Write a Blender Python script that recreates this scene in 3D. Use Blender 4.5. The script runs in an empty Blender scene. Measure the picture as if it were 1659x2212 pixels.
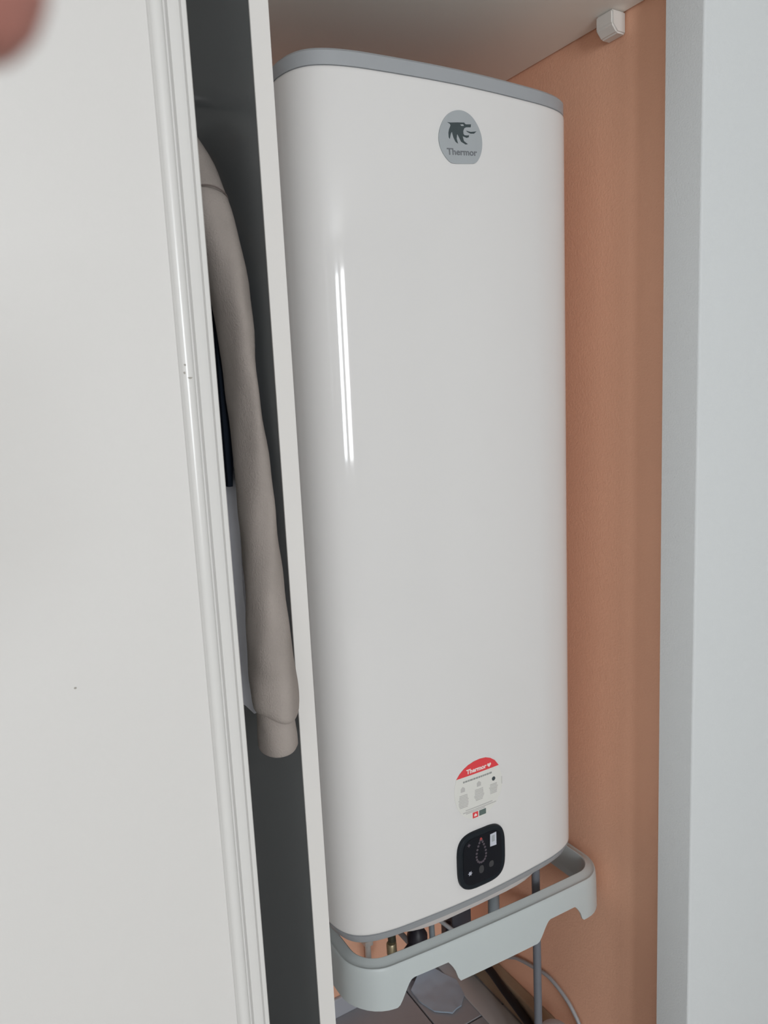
import bpy, bmesh, math, random
from mathutils import Vector, Matrix
random.seed(4)
S = bpy.context.scene
COL = S.collection

# ------------------------------------------------------------------ camera
HC = 1.48
F_PX, IMG_W, IMG_H = 1622.0, 1659, 2212
YAW, PITCH, ROLL = 0.528315, 0.15694, -0.049009
cy, sy, cp, sp = math.cos(YAW), math.sin(YAW), math.cos(PITCH), math.sin(PITCH)
fw = Vector((sy * cp, cy * cp, -sp)); r0 = Vector((cy, -sy, 0)); u0 = r0.cross(fw)
cr, sr = math.cos(ROLL), math.sin(ROLL)
rt = cr * r0 + sr * u0; up = -sr * r0 + cr * u0
cam_data = bpy.data.cameras.new('camera'); cam = bpy.data.objects.new('camera', cam_data); COL.objects.link(cam)
M = Matrix.Identity(4)
for i in range(3):
    M[i][0], M[i][1], M[i][2] = rt[i], up[i], -fw[i]
M[2][3] = HC
cam.matrix_world = M
cam_data.sensor_fit = 'VERTICAL'; cam_data.sensor_height = 36.0
cam_data.lens = 36.0 * F_PX / IMG_H
cam_data.clip_start = 0.005
cam_data.dof.use_dof = True; cam_data.dof.focus_distance = 1.08; cam_data.dof.aperture_fstop = 11.0
S.camera = cam

# ------------------------------------------------------------------ world, daylight, exposure
world = bpy.data.worlds.new('world'); S.world = world; world.use_nodes = True
bg = world.node_tree.nodes['Background']; bg.inputs[0].default_value = (0.75, 0.86, 1.0, 1); bg.inputs[1].default_value = 0.6
S.view_settings.view_transform = 'Standard'; S.view_settings.look = 'None'
S.view_settings.gamma = 1.0; S.view_settings.use_curve_mapping = False
S.view_settings.exposure = -0.35
try:
    S.cycles.use_denoising = True; S.cycles.max_bounces = 10; S.cycles.diffuse_bounces = 6
except Exception: pass

WIN = dict(x0=-0.88, x1=0.12, z0=1.02, z1=2.34, y=-3.0)     # the window behind the photographer
def window_light(name, x0, x1, z0, z1, power, color):
    l = bpy.data.lights.new(name, 'AREA'); l.shape = 'RECTANGLE'; l.size = x1 - x0; l.size_y = z1 - z0
    l.energy = power; l.color = color
    o = bpy.data.objects.new(name, l); COL.objects.link(o)
    o.location = ((x0 + x1) / 2, WIN['y'] + 0.02, (z0 + z1) / 2); o.rotation_euler = (math.radians(90), 0, 0)   # shines towards +Y
    return o
window_light('daylight_casement', -0.84, -0.51, 1.07, 2.28, 46, (0.90, 0.95, 0.99))
window_light('daylight_casement', -0.25, 0.08, 1.07, 2.28, 46, (0.945, 0.955, 0.965))

# ------------------------------------------------------------------ helpers
def mat(name, color, rough=0.5, spec=0.5, metal=0.0, var=0.0, vscale=6.0, bump=0.0, bscale=200.0, coat=0.0, emit=None):
    m = bpy.data.materials.new(name); m.use_nodes = True
    nt = m.node_tree; b = nt.nodes['Principled BSDF']
    c = (*color, 1)
    b.inputs['Base Color'].default_value = c
    b.inputs['Roughness'].default_value = rough; b.inputs['Metallic'].default_value = metal
    b.inputs['Specular IOR Level'].default_value = spec
    if coat: b.inputs['Coat Weight'].default_value = coat; b.inputs['Coat Roughness'].default_value = 0.06
    tc = nt.nodes.new('ShaderNodeTexCoord')
    if var:
        n = nt.nodes.new('ShaderNodeTexNoise'); n.inputs['Scale'].default_value = vscale; n.inputs['Detail'].default_value = 4
        mx = nt.nodes.new('ShaderNodeMix'); mx.data_type = 'RGBA'
        mx.inputs[6].default_value = tuple(v * (1 - var) for v in color) + (1,)
        mx.inputs[7].default_value = tuple(min(1, v * (1 + var)) for v in color) + (1,)
        nt.links.new(tc.outputs['Object'], n.inputs['Vector'])
        nt.links.new(n.outputs['Fac'], mx.inputs[0]); nt.links.new(mx.outputs[2], b.inputs['Base Color'])
    if bump:
        n2 = nt.nodes.new('ShaderNodeTexNoise'); n2.inputs['Scale'].default_value = bscale; n2.inputs['Detail'].default_value = 3
        bp = nt.nodes.new('ShaderNodeBump'); bp.inputs['Strength'].default_value = bump; bp.inputs['Distance'].default_value = 0.002
        nt.links.new(tc.outputs['Object'], n2.inputs['Vector'])
        nt.links.new(n2.outputs['Fac'], bp.inputs['Height']); nt.links.new(bp.outputs['Normal'], b.inputs['Normal'])
    if emit:
        b.inputs['Emission Color'].default_value = (*emit[0], 1); b.inputs['Emission Strength'].default_value = emit[1]
    return m

def obj(name, bm, m, parent=None, smooth=None, label=None):
    bmesh.ops.recalc_face_normals(bm, faces=bm.faces)
    me = bpy.data.meshes.new(name); bm.to_mesh(me); bm.free()
    if m: me.materials.append(m)
    o = bpy.data.objects.new(name, me); COL.objects.link(o)
    if smooth is not None:
        me.shade_smooth()
        me.set_sharp_from_angle(angle=math.radians(smooth))
    if parent: o.parent = parent
    if label: o['label'] = label
    return o
def tag(o, label=None, cat=None, group=None, kind=None):
    if label: o['label'] = label
    if cat: o['category'] = cat
    if group: o['group'] = group
    if kind: o['kind'] = kind
    return o
def empty(name, label, cat, group=None, loc=(0, 0, 0), kind=None):
    o = bpy.data.objects.new(name, None); COL.objects.link(o); o.location = loc; o.empty_display_size = 0.05
    return tag(o, label, cat, group, kind)
def struct(name, bm, m, parent=None, smooth=None, label=None):
    o = obj(name, bm, m, parent, smooth)
    if not parent: o['kind'] = 'structure'
    if label: o['label'] = label
    return o
def rel(o, root):                # keep world coordinates when parenting to an Empty that stands somewhere
    o.parent = root; o.matrix_parent_inverse = Matrix.Translation(root.location).inverted(); return o

def box(bm, x0, x1, y0, y1, z0, z1, bev=0.0, seg=2):
    r = bmesh.ops.create_cube(bm, size=1.0)
    vs = r['verts']
    for v in vs:
        v.co = Vector((x0 + (v.co.x + .5) * (x1 - x0), y0 + (v.co.y + .5) * (y1 - y0), z0 + (v.co.z + .5) * (z1 - z0)))
    if bev:
        es = list({e for v in vs for e in v.link_edges})
        bmesh.ops.bevel(bm, geom=es, offset=bev, segments=seg, affect='EDGES', profile=0.5)
    return bm
def bx(*a, **k): return box(bmesh.new(), *a, **k)

def loft(bm, rings, closed=True, cap0=True, cap1=True):
    rows = [[bm.verts.new(p) for p in r] for r in rings]
    n = len(rows[0])
    for a, b in zip(rows, rows[1:]):
        for i in range(n if closed else n - 1):
            j = (i + 1) % n
            bm.faces.new((a[i], a[j], b[j], b[i]))
    if cap0: bm.faces.new(rows[0])
    if cap1: bm.faces.new(list(reversed(rows[-1])))
    return rows
def smooth_path(pts, per=8):
    P = [Vector(p) for p in pts]
    if len(P) < 3: return P
    out = []
    Q = [2 * P[0] - P[1]] + P + [2 * P[-1] - P[-2]]
    for i in range(1, len(Q) - 2):
        for k in range(per):
            t = k / per
            a, b, c, d = Q[i - 1], Q[i], Q[i + 1], Q[i + 2]
            out.append(0.5 * ((2 * b) + (-a + c) * t + (2 * a - 5 * b + 4 * c - d) * t * t + (-a + 3 * b - 3 * c + d) * t ** 3))
    out.append(P[-1]); return out
def tube(bm, pts, r, n=12, per=8, smooth=True):
    P = smooth_path(pts, per) if smooth else [Vector(p) for p in pts]
    rings = []; prev = None
    for i, p in enumerate(P):
        t = (P[min(i + 1, len(P) - 1)] - P[max(i - 1, 0)]).normalized()
        ref = prev if prev is not None else (Vector((1, 0, 0)) if abs(t.x) < .9 else Vector((0, 1, 0)))
        a = (ref - t * ref.dot(t)).normalized(); b = t.cross(a); prev = a
        rr = r(i / (len(P) - 1)) if callable(r) else r
        rings.append([p + rr * (math.cos(2 * math.pi * k / n) * a + math.sin(2 * math.pi * k / n) * b) for k in range(n)])
    loft(bm, rings); return bm
def lathe(bm, prof, cx, cy_, z0=0.0, n=32):
    rings = [[Vector((cx + r * math.cos(2 * math.pi * k / n), cy_ + r * math.sin(2 * math.pi * k / n), z0 + z)) for k in range(n)] for r, z in prof]
    loft(bm, rings); return bm
def prism_xz(bm, pts, y0, y1):              # a flat outline (x, z) given a thickness along y
    a = [bm.verts.new((x, y0, z)) for x, z in pts]; b = [bm.verts.new((x, y1, z)) for x, z in pts]
    n = len(pts)
    f0 = bm.faces.new(a); f1 = bm.faces.new(list(reversed(b))); f0.normal_update(); f1.normal_update()
    for i in range(n):
        j = (i + 1) % n; bm.faces.new((a[i], b[i], b[j], a[j]))
    bmesh.ops.triangulate(bm, faces=[f0, f1]); return bm
def plan_prism(bm, pts, z0, z1):
    loft(bm, [[Vector((x, y, z0)) for x, y in pts], [Vector((x, y, z1)) for x, y in pts]]); return bm
def text_mesh(s, size, loc, m, name, parent, extrude=0.0003, slant=0.0, bold=0.0, width=None):
    c = bpy.data.curves.new(name, 'FONT'); c.body = s; c.size = size; c.extrude = extrude; c.align_x = 'CENTER'; c.align_y = 'CENTER'
    c.offset = bold; c.resolution_u = 3
    t = bpy.data.objects.new(name, c); COL.objects.link(t)
    dg = bpy.context.evaluated_depsgraph_get(); dg.update()
    me = bpy.data.meshes.new_from_object(t.evaluated_get(dg)); bpy.data.objects.remove(t)
    if width:
        xs = [v.co.x for v in me.vertices]; k = width / (max(xs) - min(xs))
        for v in me.vertices: v.co.x *= k
    me.transform(Matrix.Rotation(slant, 4, 'Z')); me.transform(Matrix.Rotation(math.radians(90), 4, 'X')); me.transform(Matrix.Translation(loc))
    me.materials.clear(); me.materials.append(m)
    o = bpy.data.objects.new(name, me); COL.objects.link(o); rel(o, parent) if parent.type == 'EMPTY' else setattr(o, 'parent', parent)
    return o

# ------------------------------------------------------------------ materials
m_wall   = mat('white_wall_paint', (0.645, 0.665, 0.675), 0.75, 0.3, bump=0.25, bscale=320)
m_room   = mat('room_wall_paint', (0.74, 0.735, 0.72), 0.8, 0.3)
m_floor  = mat('room_floor_boards', (0.52, 0.50, 0.47), 0.45, 0.4, var=0.15, vscale=3)
m_orange = mat('orange_wall_paint', (0.87, 0.49, 0.335), 0.62, 0.35, var=0.05, vscale=3.5, bump=0.35, bscale=260)
m_door   = mat('white_door_laminate', (0.66, 0.645, 0.63), 0.5, 0.4, bump=0.06, bscale=700)
m_prof   = mat('white_door_profile', (0.67, 0.66, 0.645), 0.24, 0.5)
m_edge   = mat('white_panel_edging', (0.69, 0.67, 0.65), 0.45, 0.4)
m_mela   = mat('white_melamine', (0.84, 0.83, 0.81), 0.4, 0.5)
m_box    = mat('slate_plastic', (0.045, 0.046, 0.06), 0.45, 0.5)
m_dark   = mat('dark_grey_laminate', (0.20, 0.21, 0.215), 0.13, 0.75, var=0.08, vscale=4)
m_shelf  = mat('white_shelf_underside', (0.88, 0.865, 0.82), 0.6, 0.3, bump=0.08, bscale=500)
m_tank   = mat('white_enamel', (0.70, 0.69, 0.685), 0.07, 0.45, coat=0.0)
m_band   = mat('grey_plastic_band', (0.33, 0.345, 0.365), 0.32, 0.5)
m_under  = mat('light_underside_plastic', (0.50, 0.47, 0.46), 0.5, 0.4)
m_badge  = mat('silver_badge', (0.36, 0.385, 0.405), 0.4, 0.5)
m_ink    = mat('charcoal_print', (0.045, 0.062, 0.068), 0.5, 0.4)
m_name   = mat('grey_lettering', (0.16, 0.17, 0.185), 0.5, 0.4)
m_red    = mat('red_print', (0.72, 0.055, 0.065), 0.5, 0.4)
m_paper  = mat('sticker_paper', (0.695, 0.69, 0.655), 0.45, 0.4)
m_white  = mat('white_print', (0.82, 0.70, 0.68), 0.5, 0.3)
m_pale   = mat('pale_grey_print', (0.50, 0.49, 0.48), 0.6, 0.3)
m_mid    = mat('mid_grey_print', (0.30, 0.31, 0.30), 0.6, 0.3)
m_green  = mat('dark_green_print', (0.11, 0.15, 0.14), 0.6, 0.3)
m_black  = mat('gloss_black_plastic', (0.006, 0.007, 0.011), 0.16, 0.2)
m_bezel  = mat('black_bezel', (0.008, 0.012, 0.017), 0.35, 0.25)
m_led    = mat('unlit_led', (0.085, 0.07, 0.085), 0.4, 0.4)
m_ledred = mat('red_led', (0.30, 0.04, 0.04), 0.4, 0.4, emit=((1, 0.06, 0.05), 0.10))
m_icon   = mat('icon_print', (0.42, 0.43, 0.50), 0.4, 0.4)
m_icond  = mat('dim_icon_print', (0.045, 0.045, 0.048), 0.5, 0.4)
m_film   = mat('protective_film', (0.55, 0.57, 0.64), 0.3, 0.5)
m_rim    = mat('pale_mint_plastic', (0.52, 0.565, 0.57), 0.42, 0.45, bump=0.05, bscale=600)
m_tube   = mat('grey_coated_tube', (0.155, 0.165, 0.19), 0.45, 0.5)
m_pvc    = mat('grey_pvc', (0.24, 0.275, 0.30), 0.45, 0.5)
m_wpipe  = mat('white_pipe', (0.62, 0.60, 0.57), 0.4, 0.5)
m_braid  = mat('braided_steel', (0.10, 0.10, 0.075), 0.4, 0.5, metal=0.5, var=0.3, vscale=300)
m_brass  = mat('brass', (0.40, 0.34, 0.22), 0.4, 0.5, metal=0.6)
m_valve  = mat('black_valve_plastic', (0.018, 0.016, 0.024), 0.45, 0.4)
m_tile   = mat('grey_floor_tile', (0.335, 0.34, 0.365), 0.35, 0.5, var=0.12, vscale=9)
m_grout  = mat('dark_grout', (0.045, 0.045, 0.05), 0.8, 0.2)
m_duct   = mat('light_grey_trunking', (0.52, 0.53, 0.54), 0.5, 0.4)
m_tan    = mat('raw_wood', (0.34, 0.25, 0.17), 0.7, 0.3, var=0.2, vscale=14)
m_cable  = mat('black_rubber', (0.012, 0.010, 0.011), 0.5, 0.4)
m_hose   = mat('grey_hose', (0.36, 0.37, 0.39), 0.4, 0.5)
m_jar    = mat('white_grey_plastic', (0.50, 0.50, 0.52), 0.4, 0.5)
m_bag    = mat('pale_blue_plastic', (0.38, 0.47, 0.57), 0.35, 0.5, var=0.08, vscale=16)
m_skirt  = mat('pale_skirting', (0.45, 0.47, 0.52), 0.5, 0.4)
m_suede  = mat('taupe_suede', (0.315, 0.278, 0.255), 0.95, 0.15, var=0.22, vscale=14, bump=0.5, bscale=500)
m_seam   = mat('taupe_stitching', (0.16, 0.13, 0.12), 0.9, 0.15)
m_navy   = mat('navy_cloth', (0.016, 0.022, 0.034), 0.9, 0.15)
m_shirt  = mat('white_cotton', (0.85, 0.85, 0.92), 0.9, 0.15)
m_chrome = mat('chrome', (0.6, 0.6, 0.6), 0.2, 0.5, metal=1.0)
m_wood   = mat('hanger_wood', (0.42, 0.27, 0.15), 0.5, 0.4)
m_clip   = mat('white_clip_plastic', (0.72, 0.70, 0.67), 0.45, 0.5)
m_skin   = mat('skin', (0.37, 0.155, 0.125), 0.5, 0.4, var=0.12, vscale=60, bump=0.2, bscale=900)
m_nail   = mat('finger_nail', (0.62, 0.38, 0.33), 0.3, 0.5)
m_frame  = mat('window_frame_paint', (0.8, 0.8, 0.8), 0.4, 0.4)
m_scuff  = mat('scuff_mark', (0.36, 0.34, 0.31), 0.7, 0.2)

# ------------------------------------------------------------------ room shell
XW, YB, XS = 1.04, 1.475, 1.0            # closet side wall, closet back wall, reveal of the white pillar
Y1, Y2 = 0.749, 0.8155                   # pillar front and rear
H = 2.5
fl = struct('floor', bx(-2.0, 2.6, -3.0, YB + .1, -0.12, -0.006), m_grout)
rm = struct('floor_covering', bx(-2.0, 2.6, -3.0, 0.80, -0.006, 0.0), m_floor, fl)
tile_proto = None
for i in range(6):
    for j in range(3):
        x1 = 0.84 + 0.33 * (i - 4); y0 = 0.80 if j == 0 else 1.28 - 0.33 * (2 - j) 
        y1 = 1.28 - 0.33 * (1 - j)
        xa, xb = x1, min(x1 + 0.33, XW)
        if j == 2: y1 = YB
        if xb - xa < 0.02: continue
        t = obj('tile', bx(xa + .002, xb - .002, y0 + .002, y1 - .002, -0.006, 0.0, bev=0.0012, seg=1), m_tile, fl)
struct('ceiling', bx(-2.0, 2.6, -3.0, YB + .1, H, H + 0.1), m_room)
struct('wall_left', bx(-2.1, -2.0, -3.0, YB + .1, 0, H), m_room)
struct('wall_right', bx(2.6, 2.7, -3.0, Y1, 0, H), m_room)
# rear wall with the window opening
bm = bmesh.new()
box(bm, -2.1, WIN['x0'], -3.12, -3.0, 0, H); box(bm, WIN['x1'], 2.7, -3.12, -3.0, 0, H)
box(bm, WIN['x0'], WIN['x1'], -3.12, -3.0, 0, WIN['z0']); box(bm, WIN['x0'], WIN['x1'], -3.12, -3.0, WIN['z1'], H)
struct('wall_rear', bm, m_room)
w = bpy.data.objects.new('window_1', None); COL.objects.link(w); w['kind'] = 'structure'; w.location = (-0.38, -3.0, 1.02)
w['label'] = 'two-casement window in the wall behind the photographer'
for (a, b) in ((-0.88, -0.38), (-0.38, 0.12)):
    bm = bmesh.new()
    box(bm, a, a + .04, -3.06, -3.01, 1.02, 2.34); box(bm, b - .04, b, -3.06, -3.01, 1.02, 2.34)
    box(bm, a + .04, b - .04, -3.06, -3.01, 1.02, 1.06); box(bm, a + .04, b - .04, -3.06, -3.01, 2.30, 2.34)
    rel(obj('window_frame', bm, m_frame), w)
# white pillar and wall to the right of the closet, with a softly rounded arris
bm = bmesh.new(); R = 0.004
arc = [(XS + R - R * math.cos(a), Y1 + R - R * math.sin(a)) for a in [math.radians(v) for v in (0, 18, 36, 54, 72, 90)]]
plan_prism(bm, [(XS, Y2)] + arc + [(2.6, Y1), (2.6, Y2)], 0, H)
struct('wall_front', bm, m_wall, smooth=30, label='white pillar wall at the right edge, beside the orange closet wall')
struct('wall_side', bx(XW, XW + .1, Y2, YB, 0, H), m_orange, label='orange closet wall right of the water heater')
struct('wall_back', bx(.345, XW + .1, YB, YB + .1, 0, H), m_orange, label='orange closet back wall seen below the water heater')
struct('wall_back', bx(-2.0, .345, YB, YB + .1, 0, H), m_room)
struct('baseboard_back', bx(0.356, XW - .02, YB - 0.010, YB, 0, 0.05, bev=0.003), m_skirt)
struct('baseboard_right', bx(1.012, XW, Y2, YB - .010, 0, 0.068, bev=0.004), m_tan)

# ------------------------------------------------------------------ closet carcass
def partition_panel():
    root = empty('divider_panel', 'upright closet divider with white front edge between the jacket and the water heater', 'panel', loc=(0.345, 0.80, 0))
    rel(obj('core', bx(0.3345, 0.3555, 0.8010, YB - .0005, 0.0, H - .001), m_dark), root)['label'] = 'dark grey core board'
    rel(obj('front_edging', bx(0.334, 0.356, 0.800, 0.803, 0.0, H - .001, bev=0.0007), m_edge), root)['label'] = 'white front edging strip'
    rel(obj('right_face', bx(0.3555, 0.3560, 0.803, YB - .0005, 0.0, H - .001), m_mela), root)['label'] = 'white right face'
    return root
partition_panel()
sh = empty('closet_shelf', 'off-white shelf roofing the closet just above the water heater', 'shelf', loc=(0.7, 1.1, 2.07))
rel(obj('board', bx(0.3565, XW - .0035, 0.822, YB - .0005, 2.070, 2.092), m_shelf), sh)
rel(obj('front_edging', bx(0.3565, XW - .0035, 0.819, 0.822, 2.070, 2.092), m_edge), sh)

def shelf_clip():
    root = empty('shelf_clip', 'small white plastic clip under the shelf on the orange wall', 'clip', loc=(XW, .945, 2.05))
    bm = bmesh.new()
    prof = [(-.032, .0695), (-.032, .048), (-.020, .036), (-.0005, .036), (-.0005, .0695)]   # x, z section with a chamfer
    a = [bm.verts.new((XW + x, .926, 2.0 + z)) for x, z in prof]; b = [bm.verts.new((XW + x, .962, 2.0 + z)) for x, z in prof]
    bm.faces.new(a); bm.faces.new(list(reversed(b)))
    for i in range(5): bm.faces.new((a[i], b[i], b[(i + 1) % 5], a[(i + 1) % 5]))
    bmesh.ops.bevel(bm, geom=list(bm.edges), offset=0.0025, segments=2, affect='EDGES')
    rel(obj('clip_body', bm, m_clip, smooth=40), root)
shelf_clip()

# ------------------------------------------------------------------ sliding door
def sliding_door():
    XR, YF = 0.245, 0.735
    root = empty('sliding_door', 'large white sliding closet door with ribbed right edge, at the left', 'door', loc=(-0.4, .75, 0), kind='thing')
    rel(obj('door_panel', bx(-1.0, XR - .0330, YF + .004, YF + .022, .03, H - .03), m_door), root)
    # profile section of the right stile: round bead, flat, thin groove, lip
    sec = [(XR - .0365, YF + .006), (XR - .0365, YF + .0015), (XR - .0352, YF - .0005)]
    for k in range(9):
        a = math.pi * (1 - k / 8); sec.append((XR - .0290 + .0062 * math.cos(a), YF - .0005 - .0042 * math.sin(a)))
    sec += [(XR - .0214, YF + .0034), (XR - .0198, YF + .0034), (XR - .0184, YF - .0008), (XR - .0100, YF - .0008), (XR - .0088, YF + .0032), (XR - .0064, YF + .0032),
            (XR - .0054, YF - .0006), (XR - .0012, YF - .0006), (XR, YF + .0008), (XR, YF + .034), (XR - .0365, YF + .034)]
    bm = bmesh.new(); plan_prism(bm, sec, .02, H - .02)
    rel(obj('edge_profile', bm, m_prof, smooth=35), root)['label'] = 'glossy ribbed white edge profile'
    bm = bmesh.new(); plan_prism(bm, [(-1.0 - (x - XR) - .0365, y) for x, y in sec], .02, H - .02)
    rel(obj('edge_profile', bm, m_prof, smooth=35), root)
    rel(obj('bottom_rail', bx(-1.0, XR - .0365, YF - .001, YF + .03, .02, .06), m_prof), root)
    bm = bmesh.new()      # chipped paint on the bead
    for (x, z, rx, rz) in ((.2165, 1.5035, .0022, .0009), (.2120, 1.5085, .0012, .0012), (.2130, 1.5160, .0012, .0010)):
        yb = YF - .0005 - .0042 * math.sqrt(max(0, 1 - ((x - XR + .0290) / .0062) ** 2)) - .0002
        prism_xz(bm, [(x + rx * math.cos(t) * (1 + .3 * math.sin(3 * t)), z + rz * math.sin(t)) for t in [2 * math.pi * k / 10 for k in range(10)]], yb, yb + .0006)
    rel(obj('paint_chip', bm, m_scuff), root)['label'] = 'chipped paint on the edge bead'
    bm = bmesh.new(); prism_xz(bm, [(.0830 + .0013 * math.cos(t), 1.218 + .0010 * math.sin(t)) for t in [2 * math.pi * k / 9 for k in range(9)]], YF + .0036, YF + .0042)
    rel(obj('speck', bm, m_scuff), root)['label'] = 'tiny grey speck on the door panel'
sliding_door()

# ------------------------------------------------------------------ water heater
TX, TY, TD = 0.695, 0.9225, 0.305
HALF = [(x * 1.016, y) for x, y in [(0, 0), (.05, .0012), (.10, .0040), (.15, .0080), (.175, .0118), (.195, .0168), (.212, .0240), (.225, .0335), (.235, .0470), (.2415, .0640), (.245, .0850)]]
def outline(inset=0.0):
    pts = []
    P = [Vector((x, y, 0)) for x, y in HALF]
    P = smooth_path(P, 4)
    prof = [(v.x, v.y) for v in P] + [(.249, TD - .05)]
    for k in range(1, 7):
        a = math.pi / 2 * k / 6; prof.append((.199 + .05 * math.cos(a), TD - .05 + .05 * math.sin(a)))
    right = prof; left = [(-x, y) for x, y in reversed(prof[1:])]
    full = left + right
    if inset:
        n = len(full); res = []
        for i in range(n):
            a, b = Vector(full[i - 1]), Vector(full[(i + 1) % n]); t = (b - a).normalized()
            res.append((full[i][0] - t.y * inset, full[i][1] + t.x * inset))
        full = res
    return [(TX + x, TY + y) for x, y in full]
ZB, ZT = 0.640, 1.907
wh = empty('water_heater', 'tall white flat electric water heater with grey bands and black control panel', 'water heater', loc=(TX, 1.08, ZB))
def bandloft(levels):
    bm = bmesh.new(); loft(bm, [[Vector((x, y, z)) for x, y in outline(i)] for i, z in levels]); return bm
def part(name, bm, m, parent=None, smooth=40, label=None):
    o = obj(name, bm, m, None, smooth)
    if parent is None: rel(o, wh)
    else:
        o.parent = parent; o.matrix_parent_inverse = (parent.matrix_parent_inverse @ Matrix.Identity(4)).copy() if False else Matrix.Translation(-Vector(wh.location)).inverted() @ Matrix.Translation(-Vector(wh.location)) 
    if label: o['label'] = label
    return o
body = part('body', bandloft([(.004, ZB - .001), (.0012, ZB + .0004), (0, ZB + .003), (0, ZB + .006), (0, ZB + .012), (0, ZT - .012), (0, ZT - .006), (0, ZT - .003), (.0012, ZT - .0004), (.004, ZT + .001)]), m_tank, smooth=50, label='glossy white enamelled casing')
part('top_cap', bandloft([(.004, ZT + .0005), (.0008, ZT + .001), (.0008, ZT + .0185), (.004, ZT + .022), (.02, ZT + .024)]), m_band, label='grey plastic top band')
part('bottom_cap', bandloft([(.016, ZB - .0185), (.0095, ZB - .0180), (.0065, ZB - .0145), (.0022, ZB - .0050), (.0008, ZB - .0018), (.004, ZB - .0008)]), m_band, label='grey plastic bottom band')
bm = bmesh.new()
und = [[Vector((TX + x * sx, 1.075 + y * sy_, z)) for x, y in [(0.5 * math.copysign(abs(math.cos(t)) ** .5, math.cos(t)), 0.5 * math.copysign(abs(math.sin(t)) ** .5, math.sin(t))) for t in [2 * math.pi * k / 48 for k in range(48)]]]
       for sx, sy_, z in ((.38, .276, ZB - .0180), (.375, .276, ZB - .026), (.355, .272, ZB - .031), (.30, .250, ZB - .033), (.1, .08, ZB - .034))]
loft(bm, und); part('underside_cover', bm, m_under, label='pale service cover under the tank')
for x in (TX - .13, TX + .13):
    bm = bmesh.new(); box(bm, x - .03, x + .03, TY + TD, YB - .0005, 1.60, 1.63); box(bm, x - .03, x + .03, YB - .006, YB - .0005, 1.55, 1.68)
    part('mounting_bracket', bm, m_chrome)
for x, m_ in ((TX - .05, m_brass), (TX + .05, m_brass)):
    bm = bmesh.new(); lathe(bm, [(.012, 0), (.012, -.02), (.015, -.02), (.015, -.032), (.011, -.032), (.011, -.045)][::-1], x, 1.18, ZB - .012, 16)
    part('water_connection', bm, m_)

def front_y(x):          # casing front surface at x
    d = abs(x - TX); return TY + (.0040 * (d / .1) ** 2 if d <= .1 else .004)
def conform(o, off):     # bend a flat part to the gentle bulge of the casing
    for v in o.data.vertices:
        v.co.y += front_y(v.co.x) - TY - off
    return o
def child(name, bm, m, parent, off, label=None, smooth=None):
    xs = [v.co.x for v in bm.verts]; x = math.ceil(min(xs) / .006) * .006 + .0001
    while x < max(xs):           # cut into narrow slices so that the part can follow the bulge
        bmesh.ops.bisect_plane(bm, geom=list(bm.verts) + list(bm.edges) + list(bm.faces), dist=1e-7, plane_co=(x, 0, 0), plane_no=(1, 0, 0)); x += .006
    o = obj(name, bm, m, None, smooth); conform(o, off)
    if parent is wh: rel(o, wh)
    else: o.parent = parent; o.matrix_parent_inverse = Matrix.Identity(4)
    if label: o['label'] = label
    return o
# sub-parts hang on parts whose own transform is undone by 'rel', so a part needs world identity: done here
def sub(o, parent):
    bpy.context.view_layer.update()
    o.parent = parent; o.matrix_parent_inverse = parent.matrix_world.inverted(); return o
def mm(pts, cx, cz): return [(cx + x / 1000, cz + z / 1000) for x, z in pts]
def densify(pts, it=2):
    for _ in range(it):
        q = []
        for i in range(len(pts)):
            a, b = pts[i], pts[(i + 1) % len(pts)]
            q += [(a[0] * .75 + b[0] * .25, a[1] * .75 + b[1] * .25), (a[0] * .25 + b[0] * .75, a[1] * .25 + b[1] * .75)]
        pts = q
    return pts
# --- badge
BX, BZ = 0.6895, 1.84
egg = [(-2, 33), (-16, 29), (-27, 20), (-34.5, 8.5), (-38.5, -3), (-38.5, -13), (-35.5, -22.5), (-30, -31), (-22, -38.5), (-13, -39.5), (0, -39.3), (14, -39), (23, -38.5), (31, -31), (36.5, -21), (39, -10), (38.5, 1), (33.5, 13.5), (24.5, 25), (12, 32)]
ca, sa = math.cos(math.radians(5)), math.sin(math.radians(5))
egg = [(x * ca - (z + 3) * sa, x * sa + (z + 3) * ca - 3) for x, z in egg]     # the badge sits slightly turned
bm = prism_xz(bmesh.new(), densify(mm(egg, BX, BZ)), TY, TY + .002)
badge = child('badge', bm, m_badge, wh, .0012, 'grey oval maker badge with a dark animal head and lettering')
head = [(-22.7, 13.8), (-17.4, 13.9), (-5.6, 15.6), (6.3, 16.9), (9.2, 14.9), (18.8, 16.2), (18.1, 12.2), (10.1, 11.2), (6.5, 9.3), (4.4, 5.3), (4.7, 1.5), (6.6, -.1), (10.6, 0), (14.7, .9), (14.1, -1.9), (10.5, -3.2), (5.6, -2.1), (3.1, -1.7), (5.3, -8.2), (12.2, -11.5), (8.2, -12.4), (.3, -9.5), (-3.9, -3.3), (-5.7, -.1), (-6.8, -1.4), (-7.5, -6.7), (-5.3, -12.8), (-9.6, -10.7), (-12.8, -5.8), (-14.6, -.8), (-15.4, 2.1), (-17.5, -1.2), (-19.3, -8.1), (-21.1, -6.1), (-21.4, -.1), (-20.2, 4.5), (-17.5, 10), (-18.4, 12.1)]
bm = prism_xz(bmesh.new(), mm(head, BX, BZ), TY, TY + .001)
prism_xz(bm, mm([(9.9, 6.3), (17.9, 5.8), (28.6, 7.9), (23.9, 4.3), (17.8, 3.5), (11.8, 5.0)], BX, BZ), TY, TY + .001)
e1 = child('emblem', bm, m_ink, wh, .0016); sub(e1, badge)
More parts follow.
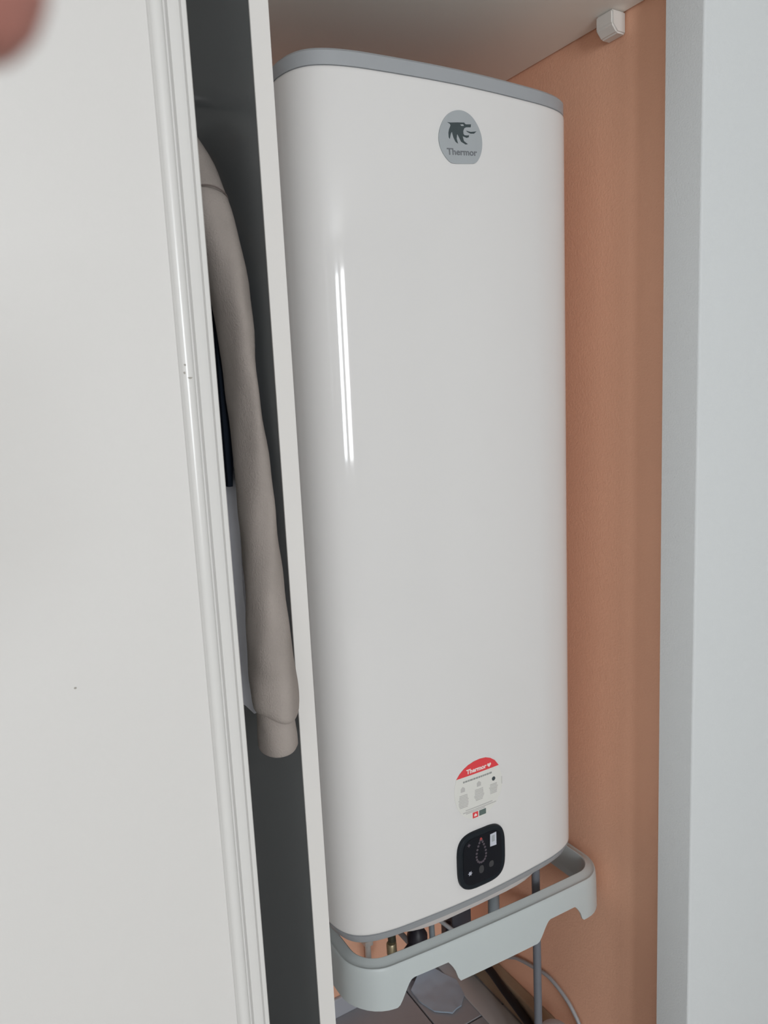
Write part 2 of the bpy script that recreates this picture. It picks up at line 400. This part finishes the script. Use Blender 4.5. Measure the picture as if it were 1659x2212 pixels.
bm = prism_xz(bmesh.new(), mm([(-.8, 13.2), (4.2, 14.2), (5.6, 12.2), (1.2, 11.6)], BX, BZ), TY, TY + .001)
e2 = child('emblem_eye', bm, m_badge, wh, .0019); sub(e2, badge)
t = text_mesh('Thermor', .0125, Vector((BX + .0018, TY, BZ - .0238)), m_name, 'lettering', wh, .0004, bold=.0002, width=.0535, slant=math.radians(4.5)); conform(t, .0013); sub(t, badge)
# --- instruction sticker
SX, SZ = 0.695, 0.86
arc_r = [(-47.5, 0.3), (-41, 8), (-33, 14.2), (-24, 18.8), (-12, 22.1), (0, 23.2), (12, 22), (22, 18), (31, 11.5), (39.3, .3)]
paper = arc_r + [(41, -6), (44.5, -16), (46.5, -28), (45, -42), (40, -54), (31, -65), (20, -72), (10, -77.5), (-4, -79.5), (-18, -78), (-30, -71), (-40, -62), (-47, -50), (-51, -36), (-52, -24), (-50.5, -10)]
bm = prism_xz(bmesh.new(), mm(paper, SX, SZ), TY, TY + .0004)
stk = child('instruction_sticker', bm, m_paper, wh, .00025, 'round-topped paper sticker with red cap and tiny print')
def flat(name, pts, m, off=.0006, parent=stk, cx=SX, cz=SZ, label=None):
    o = child(name, prism_xz(bmesh.new(), mm(pts, cx, cz), TY, TY + .0004), m, wh, off, label); sub(o, parent); return o
flat('red_cap', arc_r, m_red, label='red arched cap of the sticker')
t = text_mesh('Thermor', .0105, Vector((SX - .0075, TY, SZ + .0072)), m_white, 'lettering', wh, .0003, bold=.0004, width=.041); conform(t, .0006); sub(t, stk)
heart = [(18.6, 3.0), (22.6, 7.2), (22.2, 9.8), (20.3, 10.3), (18.6, 8.9), (16.9, 10.3), (15.0, 9.8), (14.6, 7.2)]
flat('heart_mark', heart, m_white, .0009)
def rect(x0, x1, z0, z1): return [(x0, z0), (x1, z0), (x1, z1), (x0, z1)]
def bars(name, rects, m, off=.0006):
    bm = bmesh.new()
    for r_ in rects: prism_xz(bm, mm(rect(*r_), SX, SZ), TY, TY + .0004)
    o = child(name, bm, m, wh, off); sub(o, stk); o['kind'] = 'stuff'; return o
hb = []; x = -34.5
while x < 25:
    wd = random.choice([3.2, 4.4, 5.4]); hb.append((x, min(x + wd, 25), -9.6, -6.8)); x += wd + 1.0
bars('heading_print', hb, m_mid)
pb = []
for (xa, xb, z0, z1) in ((-45, -24, -52, -30), (-14, 8, -48, -28.5), (17.5, 37, -45, -29)):
    z = z1; n = 0
    while z > z0:
        ins = random.uniform(0, 3) + max(0, (z1 - z) / (z1 - z0) - .6) * 6
        pb.append((xa + ins, xb - ins, z - 1.35, z)); z -= 2.6
pb += [(-31, 24, -59.6, -57.8), (-36, 32, -62.9, -61.3), (-30, 8, -65.4, -64.0)]
bars('small_print', pb, m_pale)
for (x, z) in ((-35.3, -20.5), (-3.0, -20.0)):
    bm = bmesh.new()
    prism_xz(bm, mm([(x - 4 + 0, z - 4), (x + 4, z - 4), (x + 4, z + 2), (x, z + 5), (x - 4, z + 2)], SX, SZ), TY, TY + .0004)
    o = child('pictogram', bm, m_pale, wh, .0006); sub(o, stk)
flat('pictogram', [(27.8 + 3.6 * math.cos(t), -20.3 + 3.6 * math.sin(t)) for t in [2 * math.pi * k / 12 for k in range(12)]], m_ink)
flat('side_print', rect(45.0, 45.9, -35, -22), m_pale)
flat('red_logo_square', rect(-17.2, -6.3, -76.6, -66.8), m_red)
flat('red_logo_mark', [(-14.5, -74), (-9, -74), (-9, -71.5), (-11.8, -69), (-14.5, -71.5)], m_white, .0009)
flat('dark_logo_rectangle', rect(-4.0, 10.0, -76.3, -67.0), m_green)
# --- control panel
PX, PZ = 0.6925, 0.7105
def squircle(w_, h_, n=5.0, k=56, cx=0.0, cz=0.0):
    return [(cx + w_ * math.copysign(abs(math.cos(t)) ** (2 / n), math.cos(t)), cz + h_ * math.copysign(abs(math.sin(t)) ** (2 / n), math.sin(t))) for t in [2 * math.pi * i / k for i in range(k)]]
bm = bmesh.new()
rings = []
for s_, y in ((1.0, .002), (1.0, -.0030), (.985, -.0048), (.95, -.0056), (.90, -.0058), (.86, -.0052)):
    rings.append([Vector((PX + x * s_, TY + y, PZ + z * s_)) for x, z in squircle(.0490, .0505, 3.6)])
loft(bm, rings)
panel = child('control_panel', bm, m_bezel, wh, 0, 'black rounded-square control panel with droplet display', smooth=40)
def pflat(name, pts, m, off=.0058, label=None):
    bm = prism_xz(bmesh.new(), [(PX + x / 1000, PZ + z / 1000) for x, z in pts], TY, TY + .0006)
    o = child(name, bm, m, wh, off, label); sub(o, panel); return o
pflat('screen', squircle(40, 41.5, 4.5, cz=0), m_black, .0057, 'glossy black touch screen')
# droplet of small light dots
drop = []
for k in range(22):
    t = k / 22 * 2 * math.pi
    rr = 13.5 * math.sin(t / 2) ** 1.25
    drop.append((-3.5 + rr * math.sin(t) * 1.0, 15 + 21.5 * math.cos(t)))
bm = bmesh.new()
for (x, z) in drop[1:]:
    prism_xz(bm, [(PX + (x + 2.1 * math.cos(a)) / 1000, PZ + (z + 2.1 * math.sin(a)) / 1000) for a in [2 * math.pi * i / 10 for i in range(10)]], TY, TY + .0004)
o = child('droplet_lights', bm, m_led, wh, .0060, 'ring of dim dots in the shape of a droplet'); sub(o, panel)
pflat('red_light', [(-3.5 + 2.4 * math.cos(a), 35.6 + 2.2 * math.sin(a)) for a in [2 * math.pi * i / 12 for i in range(12)]], m_ledred, .0062, 'small red light at the droplet tip')
pflat('film_tab', [(15.2, 14.6), (28.6, 13.6), (28.8, 36.9), (15.9, 36.3)], m_film, .0061, 'pale rectangular sticker left on the screen')
pflat('film_print', rect(19, 25, 22, 33), m_badge, .0064)
def star(cx, cz, r1, r2, n=6): return [(cx + (r1 if i % 2 == 0 else r2) * math.cos(math.pi * i / n), cz + (r1 if i % 2 == 0 else r2) * math.sin(math.pi * i / n)) for i in range(2 * n)]
pflat('touch_icon', star(-28, 32, 3.6, 1.8, 4), m_led, .0061)
pflat('touch_icon', star(-27, -18.5, 4.6, 2.4, 6), m_icon, .0061)
pflat('touch_icon', squircle(5, 7, 2.5, 16, -4, -19), m_icond, .0061)
pflat('touch_icon', squircle(5, 5.5, 2.5, 16, 17, -17), m_icond, .0061)

wh.rotation_euler.y = 0.005      # hangs a hair off plumb

# ------------------------------------------------------------------ plumbing under the tank
def thing1(name, bm, m, label, cat, smooth=50, group=None): return tag(obj(name, bm, m, None, smooth), label, cat, group)
r_ = empty('inlet_hose', 'dark braided hose hanging from the left side below the water heater', 'hose', loc=(.672, 1.21, .3))
bm = bmesh.new(); tube(bm, [(.645, 1.182, ZB - .058), (.668, 1.20, .52), (.672, 1.205, .40), (.70, 1.26, .22), (.74, 1.44, .12)], .0085, 12); rel(obj('braid', bm, m_braid, None, 50), r_)
bm = bmesh.new(); lathe(bm, [(.0095, 0), (.0105, .002), (.0105, .024), (.009, .026)], .6705, 1.2045, .345, 12); rel(obj('brass_nut', bm, m_brass, None, 40), r_)
bm = bmesh.new(); tube(bm, [(.747, YB - .014, 0.02), (.747, YB - .014, 1.2)], .0075, 12, smooth=False)
wp = empty('wall_pipe', 'slim off-white pipe running up the orange back wall', 'pipe', loc=(.747, YB - .014, 0))
rel(obj('pipe', bm, m_wpipe, None, 60), wp)
for z in (.16, .60):
    bm = bmesh.new(); box(bm, .736, .758, YB - .024, YB - .0005, z, z + .014, bev=.002); rel(obj('pipe_clip', bm, m_wpipe), wp)
sv = empty('safety_valve', 'black safety valve with a knob under the middle of the water heater', 'valve', loc=(.722, 1.18, .33))
bm = bmesh.new(); lathe(bm, [(.012, 0), (.020, .012), (.021, .055), (.014, .068), (.0105, .072), (.0105, .27)], .724, 1.18, .33, 20); bmesh.ops.translate(bm, verts=bm.verts, vec=(-.006, 0, 0)); rel(obj('valve_body', bm, m_valve, None, 40), sv)
bm = bmesh.new(); tube(bm, [(.715, 1.178, .375), (.692, 1.172, .358), (.682, 1.168, .348)], lambda t: .010 + .008 * t, 14, smooth=False); rel(obj('drain_knob', bm, m_valve, None, 40), sv)
bm = bmesh.new(); tube(bm, [(.735, 1.170, .350), (.766, 1.180, .337), (.787, 1.184, .334), (.797, 1.186, .345), (.800, 1.186, .372)], .0062, 12); rel(obj('discharge_bend', bm, m_valve, None, 40), sv)
op = empty('outlet_pipe', 'slim grey upright pipe between the black valve and the connection box', 'pipe', loc=(.766, 1.20, .30))
bm = bmesh.new(); tube(bm, [(.746, 1.182, ZB - .058), (.757, 1.192, .55), (.765, 1.20, .50), (.766, 1.20, .40), (.766, 1.20, .30), (.768, 1.23, .27), (.77, 1.30, .262), (.77, YB - .001, .262)], .0062, 12); rel(obj('pipe', bm, m_pvc, None, 50), op)
bm = bmesh.new(); tube(bm, [(.750, 1.160, .424), (.773, 1.160, .397), (.793, 1.160, .374), (.812, 1.160, .351), (.83, 1.161, .33)], .0043, 10, smooth=False)
thing1('drain_tube', bm, m_hose, 'thin pale plastic tube crossing diagonally under the water heater', 'tube')
jb = empty('junction_box', 'dark connection box under the water heater, right of the pale thin tube', 'box', loc=(.845, 1.22, .30))
rel(obj('box_body', bx(.822, .868, 1.207, 1.25, .29, .366, bev=.004), m_box, None, 40), jb); rel(obj('box_lid', bx(.820, .870, 1.200, 1.207, .288, .368, bev=.002), m_box, None, 40), jb)
rel(obj('support_arm', bx(.838, .852, 1.25, YB - .0005, .335, .349), m_box), jb)
bm = bmesh.new(); tube(bm, [(.905, 1.165, .596), (.905, 1.165, .40), (.905, 1.165, .355), (.912, 1.165, .335), (.928, 1.165, .327), (.96, 1.165, .326), (1.0395, 1.165, .326)], .0125, 16, 5)
thing1('drain_pipe', bm, m_pvc, 'grey upright plastic pipe behind the pale rim, below the water heater', 'pipe')

# ------------------------------------------------------------------ laundry stand: pale plastic rim on grey tubular legs
stand = empty('rim_stand', 'pale plastic open rim with notched apron standing on grey tube legs below the water heater', 'stand', loc=(.745, 1.10, 0))
RX0, RX1, RY0, RY1, RR = .468, 1.022, .950, 1.27, .062
def rim_outline(off, n=9):
    x0, x1, y0, y1, r = RX0 - off, RX1 + off, RY0 - off, RY1 + off, RR + off
    pts = []
    # start at the middle of the front, run to +x, around and back; front subdivided by x for the apron notches
    for cx, cy__, a0 in ((x1 - r, y0 + r, -90), (x1 - r, y1 - r, 0), (x0 + r, y1 - r, 90), (x0 + r, y0 + r, 180)):
        for k in range(n + 1):
            a = math.radians(a0 + 90 * k / n); pts.append((cx + r * math.cos(a), cy__ + r * math.sin(a)))
    xs = [x1 - r, x0 + r]
    N = 90
    front = [(x0 + r + (x1 - x0 - 2 * r) * k / N, y0) for k in range(1, N)]
    return pts + front
def apron_z(x, y):
    zb = .469 + .006 * min(1, max(0, (.56 - x) / .08))
    if y > RY0 + .03: return zb
    def notch(x, a, b, top):
        if x < a or x > b: return None
        u = (x - a)
        if u < .032:
            s = u / .032; return zb + (top - zb) * (s * s * (3 - 2 * s)) ** .9
        v = b - x
        if v < .020:
            s = v / .020; return zb + (top - zb) * (s ** .55)
        return top
    for a, b, tp in ((.535, .655, .514), (.832, .946, .506)):
        z = notch(x, a, b, tp)
        if z is not None: return z
    return zb
base = rim_outline(0)
bm = bmesh.new()
def ring_at(off, z): return [Vector((x, y, z)) for x, y in rim_outline(off)]
bottom_out = [Vector((x, y, apron_z(bx_[0], bx_[1]))) for (x, y), bx_ in zip(rim_outline(.003), base)]
bottom_in = [Vector((x, y, apron_z(bx_[0], bx_[1]))) for (x, y), bx_ in zip(rim_outline(.0002), base)]
rings = [bottom_in, bottom_out, ring_at(.002, .525), ring_at(.001, .538), ring_at(.0004, .5420), ring_at(-.0004, .5448), ring_at(-.0020, .5464), ring_at(-.0036, .5464), ring_at(-.0050, .5462), ring_at(-.0065, .5464),
         ring_at(-.0105, .5478), ring_at(-.0165, .5520), ring_at(-.0188, .5528), ring_at(-.0206, .5515), ring_at(-.0225, .505), ring_at(-.020, .505), ring_at(-.0185, .533), ring_at(-.006, .537), ring_at(-.003, .520)]
rows = loft(bm, rings, cap0=False, cap1=False)
n = len(rows[0])
for i in range(n):
    j = (i + 1) % n; bm.faces.new((rows[-1][i], rows[-1][j], rows[0][j], rows[0][i]))
for v in bm.verts:       # the rim sits a little crooked on its legs
    if v.co.y < RY0 + .06: v.co.y -= .007 * max(0, 1 - ((v.co.x - .745) / .27) ** 2)
    v.co.z -= (v.co.x - 1.0) * .035 + .004; v.co.y -= (v.co.x - 1.0) * .013
rel(obj('rim', bm, m_rim, None, 40), stand)['label'] = 'pale mint-white plastic rim with notched apron'
for (x, y) in ((.883, 1.004), (.915, 1.041), (.487, 1.13), (.487, 1.24)):
    bm = bmesh.new(); tube(bm, [(x, y, .012), (x, y, .60)], .0078 if y < 1.1 else .006, 16, smooth=False)
    l = rel(obj('leg', bm, m_tube, None, 50), stand)
for (x, y) in ((.883, 1.004), (.915, 1.041), (.487, 1.13), (.487, 1.24)):
    bm = bmesh.new(); lathe(bm, [(.011, 0), (.011, .02), (.0085, .026)], x, y, 0.0, 14); rel(obj('foot_cap', bm, m_cable, None, 40), stand)
for a, b in (((.883, 1.004, .10), (.915, 1.041, .10)), ((.487, 1.13, .10), (.487, 1.24, .10)), ((.487, 1.13, .52), (.487, 1.24, .52)), ((.883, 1.004, .50), (.915, 1.041, .50))):
    bm = bmesh.new(); tube(bm, [a, b], .0045, 12, smooth=False); rel(obj('cross_tube', bm, m_tube, None, 50), stand)
for a in ((.880, 1.012, 1.000, 1.008, .478, .490), (.478, .496, 1.122, 1.138, .51, .535), (.478, .496, 1.232, 1.274, .51, .535)):
    rel(obj('leg_socket', bx(*a, bev=.003), m_rim), stand)

# ------------------------------------------------------------------ odds and ends on the closet floor
bm = bmesh.new(); box(bm, .948, 1.008, .83, YB - .012, 0.0, .004, bev=.0015)
thing1('cable_trunking', bm, m_duct, 'flat pale grey strip along the foot of the orange wall', 'strip')
bm = bmesh.new(); tube(bm, [(1.0, 1.40, .0145), (1.0, 1.36, .070), (1.0, 1.315, .078), (1.0, 1.255, .061), (1.0, 1.189, .044), (.998, 1.164, .036), (.985, 1.135, .019), (.955, 1.125, .0150), (.92, 1.120, .0105), (.80, 1.10, .0105), (.60, 1.0, .0105), (.50, .86, .0105)], .0095, 12)
thing1('black_cable', bm, m_cable, 'thick black cable sloping down to the floor along the orange wall', 'cable')
bm = bmesh.new(); tube(bm, [(1.031, 1.36, .02), (1.031, 1.32, .085), (1.031, 1.262, .130), (1.031, 1.229, .145), (1.031, 1.188, .157), (1.031, 1.145, .168), (1.031, 1.112, .165), (1.031, 1.077, .152), (1.031, 1.056, .136), (1.031, 1.042, .121), (1.030, 1.02, .09), (1.02, .99, .03), (1.0, .96, .012)], .0042, 10)
thing1('grey_hose', bm, m_hose, 'thin pale grey hose arching against the lower orange wall', 'hose')
jr = empty('plastic_jar', 'rounded pale grey jar on the floor by the orange wall, right of the grey leg', 'jar', loc=(.985, 1.07, 0))
bm = bmesh.new(); lathe(bm, [(.030, .006), (.036, .010), (.036, .085), (.033, .095), (.027, .10)], .972, 1.055, 0.0, 28); rel(obj('jar_body', bm, m_jar, None, 40), jr)
bm = bmesh.new(); lathe(bm, [(.031, .099), (.0325, .102), (.0325, .120), (.029, .128), (.018, .1325), (.004, .134)], .972, 1.055, 0.0, 28); rel(obj('lid', bm, m_jar, None, 40), jr)
# crumpled plastic sheet
from mathutils import noise
poly = [(.846, 1.395), (.846, 1.432), (.880, 1.455), (.930, 1.458), (.962, 1.400), (.950, 1.350), (.925, 1.328), (.893, 1.322), (.860, 1.350)]
bm = bmesh.new(); bm.faces.new([bm.verts.new((x, y, .004)) for x, y in poly])
for k in range(1, 30):
    for co, no in (((.83 + .0075 * k, 0, 0), (1, 0, 0)), ((0, 1.30 + .0075 * k, 0), (0, 1, 0))):
        bmesh.ops.bisect_plane(bm, geom=list(bm.verts) + list(bm.edges) + list(bm.faces), dist=1e-6, plane_co=co, plane_no=no)
for v in bm.verts: v.co.z = .0045 + .006 * abs(noise.noise(Vector((v.co.x * 28, v.co.y * 22, 3)))) + .010 * max(0, (v.co.y - 1.40) / .06) ** 2
g = bmesh.ops.extrude_face_region(bm, geom=list(bm.faces))
for v in [e for e in g['geom'] if isinstance(e, bmesh.types.BMVert)]: v.co.z -= .0035
tag(obj('plastic_sheet', bm, m_bag, None, 40), 'pale blue crumpled plastic sheet on the grey tiles', 'sheet')

# ------------------------------------------------------------------ clothes in the left compartment
rail = empty('clothes_rail', 'chrome rail the clothes hang from behind the sliding door', 'rail', loc=(-.4, 1.15, 1.92))
bm = bmesh.new(); tube(bm, [(-1.99, 1.15, 1.92), (.3335, 1.15, 1.92)], .0125, 16, smooth=False); rel(obj('rod', bm, m_chrome, None, 50), rail)
bm = bmesh.new(); tube(bm, [(.322, 1.15, 1.92), (.3338, 1.15, 1.92)], .02, 16, smooth=False); rel(obj('rod_socket', bm, m_chrome, None, 50), rail)
def hanger(x, zbar, label, ybar=(.95, 1.33)):
    r = empty('clothes_hanger', label, 'hanger', 'hangers on the clothes rail', loc=(x, 1.15, 1.92))
    bm = bmesh.new()
    tube(bm, [(x, 1.15 - .014, 1.922), (x, 1.15 - .012, 1.938), (x, 1.15, 1.9455), (x, 1.15 + .0125, 1.937), (x, 1.15 + .0135, 1.922), (x, 1.15 + .006, 1.895), (x, 1.15, 1.88), (x, 1.15, 1.85)], .002, 8)
    rel(obj('hook', bm, m_chrome, None, 50), r)
    bm = bmesh.new(); tube(bm, [(x, ybar[0], zbar + .06), (x, ybar[0] + .08, zbar + .11), (x, 1.15, 1.85), (x, ybar[1] - .08, zbar + .11), (x, ybar[1], zbar + .06)] if zbar > 1.65 else
                           [(x, ybar[0], zbar), (x, ybar[0] + .03, zbar + .03), (x, 1.15, 1.85), (x, ybar[1] - .03, zbar + .03), (x, ybar[1], zbar)], .006, 10)
    if zbar <= 1.65: tube(bm, [(x, ybar[0], zbar), (x, ybar[1], zbar)], .005, 10, smooth=False)
    rel(obj('shoulder_bar', bm, m_wood, None, 50), r)
    return r

def jacket():
    root = empty('taupe_jacket', 'taupe suede jacket hanging behind the white sliding door, sleeve showing', 'jacket', loc=(.27, 1.15, 1.1))
    # sleeve: (z, Xc, Yc, half thickness X, half depth Y)
    rows = [(1.819, .2780, .975, .012, .030), (1.811, .2815, .945, .020, .040), (1.786, .2838, .923, .024, .046), (1.747, .2868, .894, .026, .046), (1.698, .2915, .868, .0245, .045), (1.648, .2980, .848, .0215, .042), (1.576, .3040, .838, .0175, .040),
            (1.513, .3085, .843, .0148, .038), (1.470, .3090, .838, .0150, .038), (1.416, .3090, .831, .0165, .038), (1.360, .3080, .824, .0175, .038), (1.306, .3070, .818, .0185, .038), (1.252, .3060, .812, .0200, .038),
            (1.212, .3050, .806, .0222, .038), (1.184, .3040, .801, .0240, .038), (1.150, .3030, .796, .0252, .038), (1.130, .3025, .792, .0256, .038), (1.112, .3020, .790, .0254, .037), (1.1035, .3020, .790, .0225, .032), (1.1020, .3020, .790, .016, .022)]
    rows = [(1.48 + (r[0] - 1.48) * .962,) + r[1:] for r in rows]
    P = smooth_path([Vector((r[1], r[2], r[0])) for r in rows], 4); A = smooth_path([Vector((r[3], r[4], 0)) for r in rows], 4)
    bm = bmesh.new(); rings = []; n = 40
    for i, (p, a) in enumerate(zip(P, A)):
        rr = []
        for k in range(n):
            t = 2 * math.pi * k / n
            w_ = 1 + .035 * math.sin(3 * t + p.z * 17) + .025 * math.sin(5 * t - p.z * 41) + .02 * math.sin(p.z * 95 + 2 * t)
            rr.append(Vector((p.x + a.x * math.cos(t) * w_, p.y + a.y * math.sin(t) * w_, p.z + .004 * math.sin(2 * t + 1) * (1 if p.z < 1.2 else 0))))
        rings.append(rr)
    loft(bm, rings)
    slv = rel(obj('sleeve', bm, m_suede, None, 60), root)
    # seam at the armhole
    k0 = min(range(len(P)), key=lambda i: abs(P[i].z - 1.699))
    bm = bmesh.new()
    ring = [Vector((P[k0].x + (A[k0].x * 1.03 + .0004) * math.cos(t), P[k0].y + (A[k0].y * 1.03 + .0004) * math.sin(t), P[k0].z + .010 * math.cos(t + 2.2))) for t in [2 * math.pi * k / 40 for k in range(41)]]
    tube(bm, ring, .0009, 6, smooth=False)
    s_ = obj('armhole_seam', bm, m_seam); rel(s_, root)
    # cuff
    bm = bmesh.new(); rings = []
    for z, xc, yc, a, b in ((1.150, .302, .796, .019, .031), (1.130, .302, .796, .019, .031), (1.112, .302, .796, .0195, .032), (1.09, .3025, .796, .020, .0325), (1.07, .303, .796, .0212, .033), (1.058, .3032, .796, .0212, .033), (1.0545, .3032, .796, .0195, .031), (1.056, .3032, .796, .0175, .029), (1.09, .3028, .796, .0165, .028)):
        z = 1.48 + (z - 1.48) * .962
        rings.append([Vector((xc + a * math.cos(t) * (1 + .03 * math.sin(4 * t + z * 50)), yc + b * math.sin(t), z + .0035 * math.cos(t + .6))) for t in [2 * math.pi * k / 40 for k in range(40)]])
    loft(bm, rings); rel(obj('cuff', bm, m_suede, None, 50), root)
    # body: flattened torso hanging from the hanger
    bm = bmesh.new(); rings = []
    for z, xc, yc, a, b in ((1.845, .258, 1.15, .014, .05), (1.835, .258, 1.15, .022, .10), (1.81, .2585, 1.15, .024, .175), (1.76, .2590, 1.15, .024, .200), (1.6, .2560, 1.17, .024, .190), (1.3, .2550, 1.17, .024, .195), (1.08, .2550, 1.17, .025, .20), (1.02, .2550, 1.17, .024, .195), (1.0, .2550, 1.17, .020, .18)):
        rings.append([Vector((xc + a * math.cos(t) * (1 + .06 * math.sin(6 * t + z * 9)), yc + b * math.copysign(abs(math.sin(t)) ** .7, math.sin(t)), z)) for t in [2 * math.pi * k / 40 for k in range(40)]])
    loft(bm, rings); rel(obj('torso', bm, m_suede, None, 60), root)
    bm = bmesh.new(); rings = []
    for z, a, b in ((1.835, .022, .075), (1.86, .022, .066), (1.872, .019, .060), (1.86, .016, .056), (1.84, .014, .05)):
        rings.append([Vector((.258 + a * math.cos(t), 1.15 + b * math.sin(t), z)) for t in [2 * math.pi * k / 28 for k in range(28)]])
    loft(bm, rings); rel(obj('collar', bm, m_suede, None, 60), root)
hanger(.258, 1.72, 'wooden hanger inside the taupe jacket')
jacket()
def folded(name, x, y0, y1, ztop, zlow, m, label, cat, thick=.012, slope=0.0):
    bm = bmesh.new(); rings = []
    N = 16
    for iy in range(N + 1):
        y = y0 + (y1 - y0) * iy / N
        wob = .0012 * math.sin(iy * 1.3 + ztop * 9)
        zl = zlow + slope * (iy / N) + .003 * math.sin(iy * 1.7)
        sec = []
        for k in range(7):
            a = math.pi * k / 6; sec.append(Vector((x + wob + thick * math.cos(a), y, ztop + thick * .8 * math.sin(a))))
        left = [Vector((x + wob - thick * (1 + .3 * math.sin(q * 2.1 + iy * .7)), y, ztop + (zl - ztop) * q / 6)) for q in range(1, 7)]
        inn = [Vector((x + wob - thick * .25, y, zl)), Vector((x + wob - thick * .2, y, ztop - .005)), Vector((x + wob + thick * .2, y, ztop - .005)), Vector((x + wob + thick * .25, y, zl))]
        right = [Vector((x + wob + thick * (1 + .25 * math.sin(q * 1.7 + iy * .9)), y, ztop + (zl - ztop) * q / 6)) for q in range(6, 0, -1)]
        rings.append(sec + left + inn + right)
    loft(bm, rings)
    return tag(obj(name, bm, m, None, 60), label, cat)
hanger(.2960, 1.610, 'wooden hanger inside the folded navy trousers', (.885, 1.36))
folded('navy_trousers', .2960, .890, 1.35, 1.615, 1.375, m_navy, 'folded navy trousers just behind the taupe sleeve', 'trousers', .0100, -.05)
hanger(.3210, 1.560, 'wooden hanger inside the folded white cloth', (.93, 1.36))
folded('white_trousers', .3210, .905, 1.34, 1.565, 1.07, m_shirt, 'folded white cotton trousers showing left of the taupe sleeve', 'trousers', .0075, .0)

# ------------------------------------------------------------------ the photographer's left hand, one fingertip before the lens
def cw(p): return M @ Vector(p)
def hand():
    root = empty('person', 'blurred fingertip of the photographer in the top left corner', 'person', loc=cw((-.13, -.04, .01)))
    V = []; E_ = []; Rr = []
    def add(p, r, link=None):
        V.append(cw(p)); Rr.append(r)
        if link is not None: E_.append((link, len(V) - 1))
        return len(V) - 1
    wrist = add((-.150, -.070, .020), .026)
    palm = add((-.135, -.035, .006), .029, wrist)
    fore = add((-.19, -.17, .06), .032, wrist); elbow = add((-.25, -.30, .12), .042, fore); add((-.262, -.325, .13), .040, elbow)
    kn = []
    for (p, r) in (((-.112, .020, -.012), .0125), ((-.118, .000, -.014), .0125), ((-.124, -.020, -.011), .0115), ((-.129, -.040, -.005), .0105)):
        kn.append(add(p, r, palm))
    fing = [
        [((-.098, .036, -.030), .0105), ((-.078, .046, -.047), .0098), ((-.054, .0465, -.055), .0090), ((-.0365, .0410, -.054), .0084), ((-.0289, .0385, -.0525), .0078), ((-.0252, .0375, -.0515), .0050)],
        [((-.104, .006, -.038), .0105), ((-.085, .008, -.050), .0098), ((-.064, .008, -.050), .0088), ((-.056, .007, -.048), .0075)],
        [((-.110, -.018, -.036), .0102), ((-.090, -.018, -.048), .0092), ((-.070, -.018, -.048), .0084), ((-.063, -.018, -.046), .0072)],
        [((-.116, -.042, -.026), .0090), ((-.099, -.044, -.036), .0082), ((-.084, -.044, -.036), .0074), ((-.078, -.044, -.034), .0064)]]
    for k0, ch in zip(kn, fing):
        l = k0
        for p, r in ch: l = add(p, r, l)
    th = add((-.128, -.040, .034), .016, palm); l = add((-.112, -.012, .052), .0135, th); l = add((-.094, .016, .058), .0115, l); l = add((-.084, .030, .058), .0095, l); add((-.080, .036, .057), .0070, l)
    me = bpy.data.meshes.new('hand'); me.from_pydata([tuple(v) for v in V], E_, []); me.update()
    o = bpy.data.objects.new('hand', me); COL.objects.link(o)
    md = o.modifiers.new('skin', 'SKIN'); md.use_smooth_shade = True
    for i, sv_ in enumerate(me.skin_vertices[0].data):
        sv_.radius = (Rr[i], Rr[i]); sv_.use_root = (i == 1)
    o.modifiers.new('sub', 'SUBSURF').levels = 2; o.modifiers['sub'].render_levels = 2
    dg = bpy.context.evaluated_depsgraph_get(); dg.update()
    m2 = bpy.data.meshes.new_from_object(o.evaluated_get(dg)); bpy.data.objects.remove(o)
    m2.materials.clear(); m2.materials.append(m_skin)
    for p in m2.polygons: p.use_smooth = True
    h = bpy.data.objects.new('hand', m2); COL.objects.link(h); rel(h, root)
    # nails on the far side of the fingertips (facing away from the lens)
    for c, d, r in (((-.0385, .0430, -.0615), (.75, -.3, 0), .0052),):
        a = Vector(d).normalized(); b = Vector((0, 0, 1)).cross(a)
        bm = bmesh.new(); rg = []
        for s_, z in ((1, 0), (.97, -.0006), (.6, -.0012), (.1, -.0014)):
            rg.append([cw(Vector(c) + a * (r * 1.25 * s_ * math.cos(t)) + b * (r * s_ * math.sin(t)) + Vector((0, 0, z - .0 + .0012 * abs(math.sin(t))))) for t in [2 * math.pi * k / 20 for k in range(20)]])
        loft(bm, rg); rel(obj('fingernail', bm, m_nail, None, 60), root)
hand()
